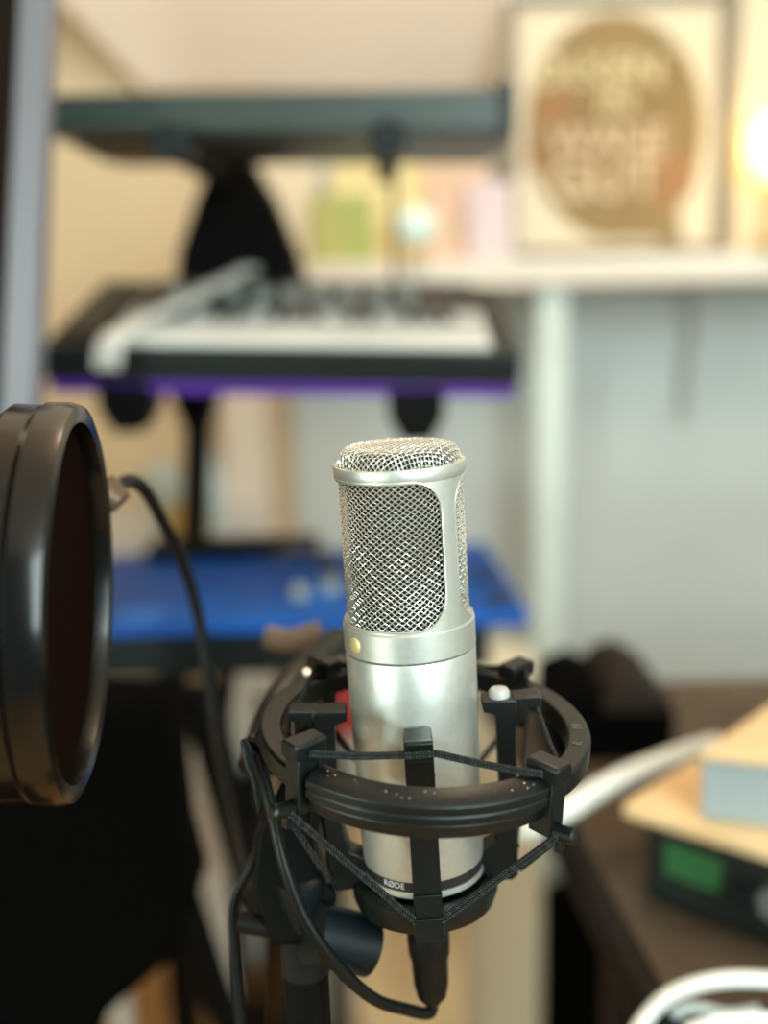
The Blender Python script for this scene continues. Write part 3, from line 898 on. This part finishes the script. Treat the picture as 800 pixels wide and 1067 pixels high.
for (x, y, sx) in ((404, 152, 1), (190, 156, 1)):
    bm = bmesh.new(); p0 = at(x, y, 1.10)
    cylinder(bm, KM @ (p0 + Vector((0, -0.07, 0))), KM @ p0, 0.017, 28)
    obj('arm_end', bm, M['slate'], ks, bevel=0.003)
    bm = bmesh.new(); box(bm, p0.x - 0.012, p0.x + 0.012, 1.09, 1.38, p0.z - 0.012, p0.z + 0.008, KM); obj('tier_arm', bm, M['plastic_dk'], ks, bevel=0.003)
for (x, y) in ((434, 425), (130, 415)):
    bm = bmesh.new(); p0 = at(x, y, 1.06)
    pts = [(-0.028, 0.022), (0.028, 0.022), (0.027, -0.010), (0.014, -0.034), (-0.014, -0.034), (-0.027, -0.010)]
    prism(bm, pts, 0, 0.05, lambda u, v, d: KM @ (p0 + Vector((u, d, v))))
    obj('arm_end', bm, M['plastic_dk'], ks, bevel=0.004)
    bm = bmesh.new(); box(bm, p0.x - 0.012, p0.x + 0.012, 1.10, 1.39, p0.z - 0.012, p0.z + 0.02, KM); obj('tier_arm', bm, M['plastic_dk'], ks, bevel=0.003)
# thin rod between tiers
bm = bmesh.new(); cylinder(bm, KM @ at(410, 160, 1.37), KM @ at(411, 292, 1.37), 0.0035, 12); obj('rod', bm, M['steel'], ks)
# lower legs of the stand
for pts in ([(122, 722, 1.05), (240, 1075, 1.10)], [(330, 722, 1.15), (304, 1080, 1.05)], [(205, 718, 1.0), (262, 930, 1.05)]):
    bm = bmesh.new(); cylinder(bm, KM @ (CAM + ray(pts[0][0], pts[0][1]) * pts[0][2]), KM @ (CAM + ray(pts[1][0], pts[1][1]) * pts[1][2]), 0.0165, 24)
    obj('leg', bm, M['plastic_dk'], ks)
bm = bmesh.new(); pz = at(300, 709, 1.04)
box(bm, at(160, 690, 1.05).x, at(190, 690, 1.05).x, 1.04, 1.38, pz.z - 0.012, pz.z, KM); obj('tier_arm', bm, M['plastic_dk'], ks, bevel=0.003)

# ------------------------------------------------------------------ upper keyboard (seen from below)
uk = empty('upper_keyboard', at(290, 137, 1.05)); tag(uk, 'black synthesizer keyboard on the topmost tier of the stand', 'keyboard')
UM = Matrix.Translation(-uk.location)
l0, r0 = at(42, 138, 1.05), at(532, 138, 1.05)
zf0 = at(290, 138, 1.05).z; zf1 = at(290, 95, 1.05).z
zl = at(53, 97, 1.05).z; zr = at(525, 90, 1.05).z
bm = bmesh.new()
hexa(bm, [UM @ Vector(p) for p in ((l0.x, 1.05, l0.z), (r0.x, 1.05, r0.z), (r0.x - 0.0, 1.30, r0.z - 0.004), (l0.x, 1.30, l0.z - 0.004),
      (l0.x, 1.052, zl), (r0.x, 1.052, zr), (r0.x, 1.30, zr + 0.002), (l0.x, 1.30, zl + 0.002))])
obj('case', bm, mat('black_sheen_case', (0.028, 0.044, 0.041), 0.4), uk, bevel=0.004)  # black case; its teal gloss reflection is put into the base colour
bm = bmesh.new()
box(bm, l0.x + 0.02, r0.x - 0.02, 1.10, 1.29, l0.z - 0.008, l0.z + 0.006, UM); obj('bottom_plate', bm, M['synthpanel'], uk, bevel=0.002)
bm = bmesh.new(); box(bm, r0.x - 0.010, r0.x + 0.004, 1.045, 1.30, r0.z - 0.002, zr + 0.004, UM); obj('end_cheek', bm, M['synth'], uk, bevel=0.003)

# ------------------------------------------------------------------ middle keyboard (white keys)
mk = empty('midi_keyboard', at(290, 397, 1.05)); tag(mk, 'small black keyboard with white keys and purple underside on the middle tier', 'keyboard')
fl_, fr_ = at(42, 362, 1.05), at(544, 368, 1.05)
bk_ = at(300, 300, 1.31)
tilt = math.atan2(bk_.z - at(300, 368, 1.05).z, 0.26)
Wd = fr_.x - fl_.x; Dp = 0.26 / cos(tilt)
xr = math.atan2(fr_.z - fl_.z, Wd)
KL = Matrix.Translation(fl_ - mk.location) @ Matrix.Rotation(-xr, 4, 'Y') @ Matrix.Rotation(tilt, 4, 'X')
bm = bmesh.new()
box(bm, 0, Wd, 0.0, 0.008, -0.034, 0.002, KL)             # front lip
box(bm, 0, 0.058, 0.008, Dp, -0.034, 0.002, KL); box(bm, Wd - 0.026, Wd, 0.008, Dp, -0.034, 0.002, KL)
box(bm, 0.058, Wd - 0.026, 0.136, Dp, -0.034, 0.006, KL); box(bm, 0.058, Wd - 0.026, 0.008, 0.136, -0.034, -0.012, KL)
obj('case', bm, M['synth'], mk, bevel=0.003)
bm = bmesh.new(); box(bm, 0.004, Wd - 0.004, 0.002, Dp - 0.01, -0.045, -0.034, KL); obj('purple_bottom', bm, M['purple'], mk, bevel=0.002)
bm = bmesh.new(); box(bm, 0.008, 0.050, 0.03, Dp - 0.02, 0.002, 0.008, KL); obj('wheel_panel', bm, M['synthpanel'], mk, bevel=0.002)
kx0, kx1 = 0.060, Wd - 0.028
NW = 19; kw = (kx1 - kx0) / NW
wmesh = None
for k in range(NW):
    if wmesh is None:
        bm = bmesh.new(); box(bm, 0.0006, kw - 0.0006, 0, 0.124, -0.012, 0.006); o = obj('white_key', bm, M['keywhite'], mk, bevel=0.0008); wmesh = o
    else:
        o = wmesh.copy(); COL.objects.link(o)
    o.parent = mk; o.matrix_local = KL @ Matrix.Translation((kx0 + k * kw, 0.010, 0))
bmesh0 = None
for k in range(NW - 1):
    note = (3 + k) % 7      # starts on F
    if note in (2, 6): continue
    if bmesh0 is None:
        bm = bmesh.new(); box(bm, -kw * 0.29, kw * 0.29, 0.072, 0.125, 0.004, 0.0145); o = obj('black_key', bm, M['keyblack'], mk, bevel=0.001); bmesh0 = o
    else: o = bmesh0.copy(); COL.objects.link(o)
    o.parent = mk; o.matrix_local = KL @ Matrix.Translation((kx0 + (k + 1) * kw, 0.010, 0))
kn = None
for k in range(9):
    if kn is None:
        bm = bmesh.new(); lathe(bm, [(0.0095, 0), (0.0092, 0.013), (0.0075, 0.0150), (0.001, 0.0152)], 20); kn = o = obj('knob', bm, M['knob'], mk)
    else: o = kn.copy(); COL.objects.link(o)
    o.parent = mk; o.matrix_local = KL @ Matrix.Translation((0.10 + k * 0.031, 0.165, 0.006))
bm = bmesh.new(); box(bm, 0.07, 0.20, 0.19, 0.235, 0.006, 0.010, KL); obj('display_panel', bm, M['synthpanel'], mk, bevel=0.001)

# white strap/paper strip lying over the left corner
bm = bmesh.new()
cen = [(258, 284, 1.26), (225, 300, 1.20), (180, 322, 1.13), (140, 340, 1.08), (118, 356, 1.045), (112, 378, 1.035), (112, 388, 1.035)]
cen = spline([at(*p) for p in cen], 8)
rows = []
for i, p in enumerate(cen):
    wdt = 0.016
    d = Vector((0.45, 0.9, 0)).cross(Vector((0, 0, 1))).normalized()
    rows.append([bm.verts.new(p + d * wdt * s + Vector((0, 0, 0.004 + t))) for s, t in ((-1, 0), (-0.4, 0.003), (0.4, 0.003), (1, 0), (1, -0.0015), (-1, -0.0015))])
for i in range(len(rows) - 1):
    for k in range(6): bm.faces.new((rows[i][k], rows[i][(k + 1) % 6], rows[i + 1][(k + 1) % 6], rows[i + 1][k]))
bm.faces.new(rows[0]); bm.faces.new(rows[-1][::-1])
tag(obj('paper_strip', bm, M['white']), 'white strip draped over the left end of the small keyboard', 'strip')

# ------------------------------------------------------------------ blue synthesizer
bs = empty('blue_synthesizer', at(330, 690, 1.00)); tag(bs, 'bright blue synthesizer with black front on the lowest tier', 'keyboard')
BM_ = Matrix.Translation(-bs.location)
zb = at(330, 648, 1.00).z
bx1 = at(551, 642, 1.0).x; bx1b = at(506, 570, 1.28).x; bx0 = at(40, 648, 1.0).x
bm = bmesh.new()
hexa(bm, [BM_ @ Vector(p) for p in ((bx0, 1.0, zb - 0.010), (bx1, 1.0, zb - 0.010), (bx1b, 1.28, zb - 0.010), (bx0, 1.28, zb - 0.010), (bx0, 1.0, zb), (bx1, 1.0, zb + 0.005), (bx1b, 1.28, zb + 0.005), (bx0, 1.28, zb))])
obj('blue_top', bm, M['blue'], bs, bevel=0.003)
bm = bmesh.new(); zb2 = at(330, 706, 1.0).z
box(bm, bx0, at(512, 660, 1.0).x, 1.012, 1.26, zb2, zb - 0.010, BM_); obj('black_case', bm, M['synth'], bs, bevel=0.004)
# slightly lighter printed panel and controls
bm = bmesh.new(); a0_, a1_ = at(125, 640, 1.02).x, at(240, 640, 1.02).x
box(bm, a0_, a1_, 1.015, 1.06, zb, zb + 0.0012, BM_); obj('printed_panel', bm, M['bluelt'], bs)
bm = bmesh.new(); c1, c2 = at(300, 600, 1.1).x, at(470, 600, 1.1).x
box(bm, c1 + 0.02, c1 + 0.06, 1.05, 1.16, zb + 0.001, zb + 0.0035, BM_); obj('printed_panel', bm, M['bluelt'], bs)
bm = bmesh.new(); box(bm, c2 - 0.05, c2 + 0.03, 1.22, 1.26, zb + 0.001, zb + 0.0065, BM_); obj('printed_panel', bm, M['bluelt'], bs)
for (px, py) in ((312, 622), (345, 615), (378, 622), (505, 606), (520, 628)):
    p = atz(px, py, zb + 0.004)
    bm = bmesh.new(); lathe(bm, [(0.009, 0), (0.0085, 0.010), (0.006, 0.012)], 20, BM_ @ Matrix.Translation(p)); obj('knob', bm, M['knob'] if px < 400 else M['keyblack'], bs)
# black pad and cable lying on back of blue synth
p0 = atz(145, 584, zb + 0.01); p1 = atz(330, 584, zb + 0.01)
bm = bmesh.new(); box(bm, p0.x, p1.x, p0.y + 0.02, p0.y + 0.09, zb + 0.006, zb + 0.016)
tag(obj('black_tablet', bm, M['plastic_dk'], bevel=0.004), 'flat black pad lying along the rear of the blue synthesizer', 'pad')
bm = bmesh.new(); tube(bm, spline([atz(290, 582, zb + 0.02), atz(312, 570, zb + 0.035), atz(335, 580, zb + 0.02), atz(352, 598, zb + 0.012)], 8), 0.007, 10)
tag(obj('headphone_lead', bm, mat('dark_lead', (0.05, 0.04, 0.035), 0.5)), 'short dark lead end resting on the blue synthesizer', 'cable')

# black leads hanging from the synthesizer behind the shock mount
for k, pts in enumerate(([(236, 700), (232, 760), (250, 840), (248, 930), (262, 1090)], [(300, 700), (292, 750), (262, 820), (280, 900), (276, 1090)], [(345, 700), (330, 740), (300, 780), (306, 860), (296, 1090)],
        [(268, 735), (300, 728), (334, 745), (352, 800), (330, 900), (322, 1090)], [(238, 900), (262, 905), (300, 890), (345, 915), (350, 1090)])):
    bm = bmesh.new(); tube(bm, spline([at(x, y, 1.03 + 0.03 * k) for x, y in pts], 8), 0.0095 if k != 3 else 0.007, 12)
    tag(obj('hanging_lead', bm, M['plastic_dk']), ('black lead hanging nearest the pop filter side of the dark tangle', 'black lead hanging directly behind the swivel bracket', 'black lead hanging behind the left post of the shock mount', 'thinner black lead arching behind the left cradle arm', 'black lead crossing sideways low behind the swivel knob')[k], 'cable', 'tangle of black leads below the blue synthesizer')
# ------------------------------------------------------------------ white sideboard and clutter behind the stand
Ys = 1.60
zsd = at(200, 568, Ys).z
sb = empty('side_table', (at(200, 600, Ys).x, Ys, 0)); tag(sb, 'pale side table behind the blue synthesizer with ornaments on top', 'table')
SB = Matrix.Translation(-sb.location)
bm = bmesh.new(); sx0, sx1 = at(60, 600, Ys).x, at(250, 600, Ys).x
box(bm, sx0, sx1, Ys, Ys + 0.28, zsd - 0.02, zsd, SB); obj('top', bm, mat('pale_blue_top', (0.62, 0.66, 0.74), 0.4), sb, bevel=0.003)
bm = bmesh.new(); box(bm, sx0 + 0.01, sx1 - 0.01, Ys + 0.005, Ys + 0.27, zsd - 0.14, zsd - 0.02, SB); obj('apron', bm, M['white'], sb, bevel=0.002)
for x_ in (sx0 + 0.02, sx1 - 0.05):
    for y_ in (Ys + 0.01, Ys + 0.24):
        bm = bmesh.new(); box(bm, x_, x_ + 0.03, y_, y_ + 0.03, 0, zsd - 0.13, SB); obj('leg', bm, M['white'], sb, bevel=0.002)
def lathed(name, label, cat, px, py_base_z, prof, m, Y, group=None):
    c = at(px, 560, Y)
    bm = bmesh.new(); lathe(bm, prof, 28)
    o = obj(name, bm, m); o.location = (c.x, Y, py_base_z); tag(o, label, cat, group); return o
def zpx(y, Y): return at(200, y, Y).z - zsd
h = zpx(478, 1.68)
lathed('round_vase', 'round pale glass vase on the side table', 'vase', 171, zsd, [(0.012, 0), (0.016, 0.03), (0.03, h * 0.55), (0.032, h * 0.75), (0.02, h * 0.95), (0.012, h)], M['glass'], 1.68)
h = zpx(470, 1.72)
lathed('tall_bottle', 'slim pale blue bottle on the side table next to trim', 'bottle', 226, zsd, [(0.016, 0), (0.018, 0.01), (0.018, h * 0.6), (0.008, h * 0.78), (0.008, h)], M['glass'], 1.72)
lathed('brass_pot', 'squat yellow brass pot on the side table', 'pot', 199, zsd, [(0.022, 0), (0.034, 0.01), (0.036, 0.035), (0.026, 0.05), (0.028, 0.055)], M['brass'], 1.64)

# boxes etc. seen through the stand in the lower middle
YW = 1.66
zst = at(390, 705, YW).z
st = empty('white_storage_box', (at(375, 800, YW).x, YW, 0)); tag(st, 'white storage tower with a red lid band seen behind the shock mount', 'storage box')
ST = Matrix.Translation(-st.location)
bm = bmesh.new(); q0, q1 = at(318, 800, YW).x, at(388, 800, YW).x
box(bm, q0, q1, YW, YW + 0.25, 0.0, at(380, 766, YW).z, ST); obj('body', bm, M['white'], st, bevel=0.004)
bm = bmesh.new(); box(bm, q0 - 0.002, q1 + 0.002, YW - 0.002, YW + 0.252, at(380, 766, YW).z, at(380, 750, YW).z, ST); obj('red_lid', bm, M['red'], st, bevel=0.003)
# bright cabinet behind lower left
for i, (nm, lab, m, a0, a1, yt, Y_) in enumerate((('white_crate', 'white crate standing behind the stand legs at lower left', mat('bright_crate', (0.90, 0.92, 0.92), 0.5), 182, 248, 782, 1.78),
        ('cream_column', 'tall cream fabric roll beside the desk leg', mat('cream_fabric', (0.90, 0.86, 0.68), 0.8), 466, 572, 700, 1.50))):
    bm = bmesh.new(); A_, B_ = at(a0, 850, Y_).x, at(a1, 850, Y_).x
    if i == 0:
        box(bm, A_, B_, Y_, Y_ + 0.14, 0, at((a0 + a1) / 2, yt, Y_).z)
        o = obj(nm, bm, m, bevel=0.01)
    else:
        rr = (B_ - A_) / 2; hh = at(515, yt, Y_).z
        lathe(bm, [(rr, 0.0), (rr, hh - 0.02), (rr * 0.8, hh), (rr * 0.2, hh + 0.002)], 40, Matrix.Translation(((A_ + B_) / 2, Y_ + rr, 0)))
        o = obj(nm, bm, m)
    tag(o, lab, 'crate' if i == 0 else 'roll')
bm = bmesh.new(); A_, B_ = at(395, 950, 1.32).x, at(470, 950, 1.32).x
box(bm, A_ - 0.03, B_ + 0.02, 1.32, 1.50, 0, at(430, 880, 1.32).z)
tag(obj('wooden_stool_box', bm, M['wood'], bevel=0.006), 'light wooden box seen below the microphone', 'box')

bm = bmesh.new(); n_ = 24; A_ = at(608, 960, 1.62); hh = at(608, 935, 1.62).z
prof_ = [(0.06, 0.0), (0.105, 0.01), (0.115, hh * 0.5), (0.10, hh * 0.85), (0.05, hh)]
lathe(bm, prof_, 28, Matrix.Translation((A_.x + 0.03, 1.66, 0)))
tag(obj('black_basket', bm, M['fabric']), 'black round basket standing on the floor under the desk', 'basket')
# dark upholstered chair at lower left
ch = empty('padded_chair', (-0.33, 0.86, 0)); tag(ch, 'black padded chair filling the dark lower left corner', 'chair')
CM = Matrix.Translation(-ch.location)
bm = bmesh.new()
pts = [(-60, 738), (168, 738), (182, 800), (190, 880), (205, 940), (185, 1000), (110, 1064), (60, 1200), (-60, 1200)]
Yc = 0.74
a = [bm.verts.new(CM @ at(x, y, Yc)) for x, y in pts]; b = [bm.verts.new(CM @ (at(x, y, Yc) + Vector((0, 0.07, 0)))) for x, y in pts]
bm.faces.new(a[::-1]); bm.faces.new(b)
for i in range(len(pts)): bm.faces.new((a[i], a[(i + 1) % len(pts)], b[(i + 1) % len(pts)], b[i]))
obj('backrest', bm, M['fabric'], ch, bevel=0.012)
bm = bmesh.new(); xa, xb = at(-60, 1100, Yc).x, at(60, 1100, Yc).x
box(bm, xa - 0.1, xb, 0.42, 0.80, 0.42, 0.50, CM); obj('seat', bm, M['fabric'], ch, bevel=0.02)
for (x, y) in ((xa - 0.08, 0.44), (xb - 0.02, 0.44), (xa - 0.08, 0.78), (xb - 0.02, 0.78)):
    bm = bmesh.new(); cylinder(bm, CM @ Vector((x, y, 0)), CM @ Vector((x, y, 0.43)), 0.012, 16); obj('leg', bm, M['steel'], ch)

# ================================================================== DESK AT RIGHT
ZD = 0.80
desk = empty('desk', (0.5, 1.0, 0)); tag(desk, 'dark brown wooden desk at the lower right', 'desk')
DM = Matrix.Translation(-desk.location)
e0 = atz(578, 840, ZD); e1 = atz(715, 1100, ZD)
d = (e1 - e0); 
pts = [e0, e1 + d * 0.1, Vector((1.2, e1.y - 0.1, ZD)), Vector((1.2, 1.17, ZD)), Vector((e0.x - 0.04, 1.17, ZD))]
bm = bmesh.new()
prism(bm, [(p.x, p.y) for p in pts], ZD - 0.03, ZD, lambda u, v, z: DM @ Vector((u, v, z)))
obj('desk_top', bm, M['desk'], desk, bevel=0.002)
bm = bmesh.new(); nn = Vector((0, 0, 1)).cross(d).normalized()
tube(bm, [DM @ (e0 - nn * 0.000 + Vector((0, 0, -0.012))), DM @ (e1 + Vector((0, 0, -0.012)))], 0.015, 12)
obj('edge_strip', bm, M['deskedge'], desk)
for (x, y) in ((0.26, 1.12), (1.15, 1.12), (0.62, 0.60), (1.15, 0.60)):
    bm = bmesh.new(); box(bm, x - 0.02, x + 0.02, y - 0.02, y + 0.02, 0, ZD - 0.03, DM); obj('leg', bm, M['deskedge'], desk)

# sound module with green screen, wooden board, grey box
def quadbox(name, label, cat, m, pix, z0, z1, bevel=0.003, parent=None, T=None):
    """pix: 4 photo pixels (front-left, front-right, back-right, back-left) of the TOP face at height z1"""
    P4 = [atz(x, y, z1) for x, y in pix]
    bm = bmesh.new(); hexa(bm, [(T @ Vector((p.x, p.y, z0)) if T else Vector((p.x, p.y, z0))) for p in P4] + [(T @ p if T else p) for p in P4])
    o = obj(name, bm, m, parent, bevel=bevel)
    if not parent: tag(o, label, cat)
    return o, P4
sm = empty('sound_module', atz(740, 900, ZD)); tag(sm, 'black sound module with a green screen on the desk', 'sound module')
SMM = Matrix.Translation(-sm.location)
zt1 = ZD + 0.066
o, P4 = quadbox('case', '', '', M['synth'], [(672, 852), (850, 912), (960, 800), (760, 770)], ZD + 0.004, zt1, 0.004, sm, SMM)
fl0, fr0 = P4[0], P4[1]
fd = (fr0 - fl0); fn_ = Vector((fd.y, -fd.x, 0)).normalized()
L0 = fd.length
def fpt(u, v, off=0.001): return SMM @ (fl0 + fd * u + Vector((0, 0, -(zt1 - ZD - 0.004) * v)) + fn_ * off)
bm = bmesh.new()
hexa(bm, [fpt(0.14, .60, 0.0), fpt(0.48, .60, 0.0), fpt(0.48, .60, 0.0015), fpt(0.14, .60, 0.0015), fpt(0.14, .2, 0.0), fpt(0.48, .2, 0.0), fpt(0.48, .2, 0.0015), fpt(0.14, .2, 0.0015)])
obj('screen', bm, M['lcd'], sm)
for k, u in enumerate((0.60, 0.68, 0.80, 0.92)):
    p = fpt(u, 0.45, 0)
    bm = bmesh.new(); cylinder(bm, p, p + fn_ * 0.008, 0.007 if k < 2 else 0.011, 20); obj('knob', bm, M['slate'] if k < 2 else mat('dial_grey', (0.10, 0.11, 0.11), 0.5), sm)
zt2_ = zt1 + 0.012
quadbox('wooden_board', 'light wooden board lying on the black sound module', 'board', M['wood'], [(648, 836), (835, 893), (960, 800), (720, 790)], zt1, zt2_, 0.003)
zt3 = zt2_ + 0.045
quadbox('grey_box', 'pale grey box on the light wooden board', 'box', M['boxgrey'], [(730, 790), (880, 806), (960, 750), (800, 745)], zt2_, zt3, 0.003)
quadbox('tan_folder', 'tan wooden lid lying on top of the pale grey box', 'lid', M['wood'], [(728, 784), (885, 800), (965, 730), (810, 728)], zt3, zt3 + 0.006, 0.002)
# white cable tube across behind ring to the board
bm = bmesh.new()
tube(bm, spline([CAM + ray(545, 864) * 0.82, CAM + ray(578, 850) * 0.84, CAM + ray(640, 815) * 0.86, CAM + ray(700, 790) * 0.90, CAM + ray(745, 776) * 0.94], 10), 0.0085, 16)
wc = obj('white_cable', bm, M['cable']); tag(wc, 'thick white cable running from behind the shock mount to the desk', 'cable')
bm = bmesh.new()
pts = [atz(650, 1100, ZD + 0.005), atz(672, 1062, ZD + 0.006), atz(700, 1036, ZD + 0.02), atz(745, 1022, ZD + 0.03), atz(800, 1021, ZD + 0.03), atz(880, 1030, ZD + 0.006)]
tube(bm, spline(pts, 10), 0.0045, 14)
tag(obj('white_lead', bm, M['cable']), 'white lead looping over the desk at the bottom right corner', 'cable')
bm = bmesh.new()
pts = [atz(715, 1075, ZD + 0.004), atz(750, 1064, ZD + 0.012), atz(800, 1062, ZD + 0.012), atz(870, 1070, ZD + 0.006)]
tube(bm, spline(pts, 10), 0.0040, 14)
tag(obj('white_lead', bm, M['cable']), 'second white lead lying lower on the desk at the corner', 'cable')
bm = bmesh.new()
tube(bm, spline([atz(700, 1058, ZD + 0.003), atz(722, 1050, ZD + 0.003), atz(760, 1056, ZD + 0.003), atz(790, 1052, ZD + 0.003)], 8), 0.003, 10)
tag(obj('clear_lead', bm, M['glass']), 'thin pale grey lead between the two white leads', 'cable')
# black gear on the back of the desk
gz = ZD
bg = empty('equipment_bag', atz(650, 800, ZD)); tag(bg, 'black equipment bag slumped at the back of the desk', 'bag')
BG = Matrix.Translation(-bg.location)
def blob(name, prof_px, Y, dep, m, par, T, bev=0.015):
    bm = bmesh.new(); n = len(prof_px)
    a = [bm.verts.new(T @ at(x, y, Y)) for x, y in prof_px]; b = [bm.verts.new(T @ (at(x, y, Y) + Vector((0, dep, 0)))) for x, y in prof_px]
    bm.faces.new(a[::-1]); bm.faces.new(b)
    for i in range(n): bm.faces.new((a[i], a[(i + 1) % n], b[(i + 1) % n], b[i]))
    return obj(name, bm, m, par, bevel=bev)
blob('body', [(576, 730), (612, 716), (634, 728), (690, 730), (706, 745), (704, 790), (690, 799), (576, 800)], 0.965, 0.12, M['fabric'], bg, BG)
blob('flap', [(628, 738), (646, 716), (672, 712), (702, 732), (700, 744), (630, 744)], 0.955, 0.13, mat('flap_brown', (0.02, 0.014, 0.010), 0.8, spec=0.2), bg, BG, 0.006)
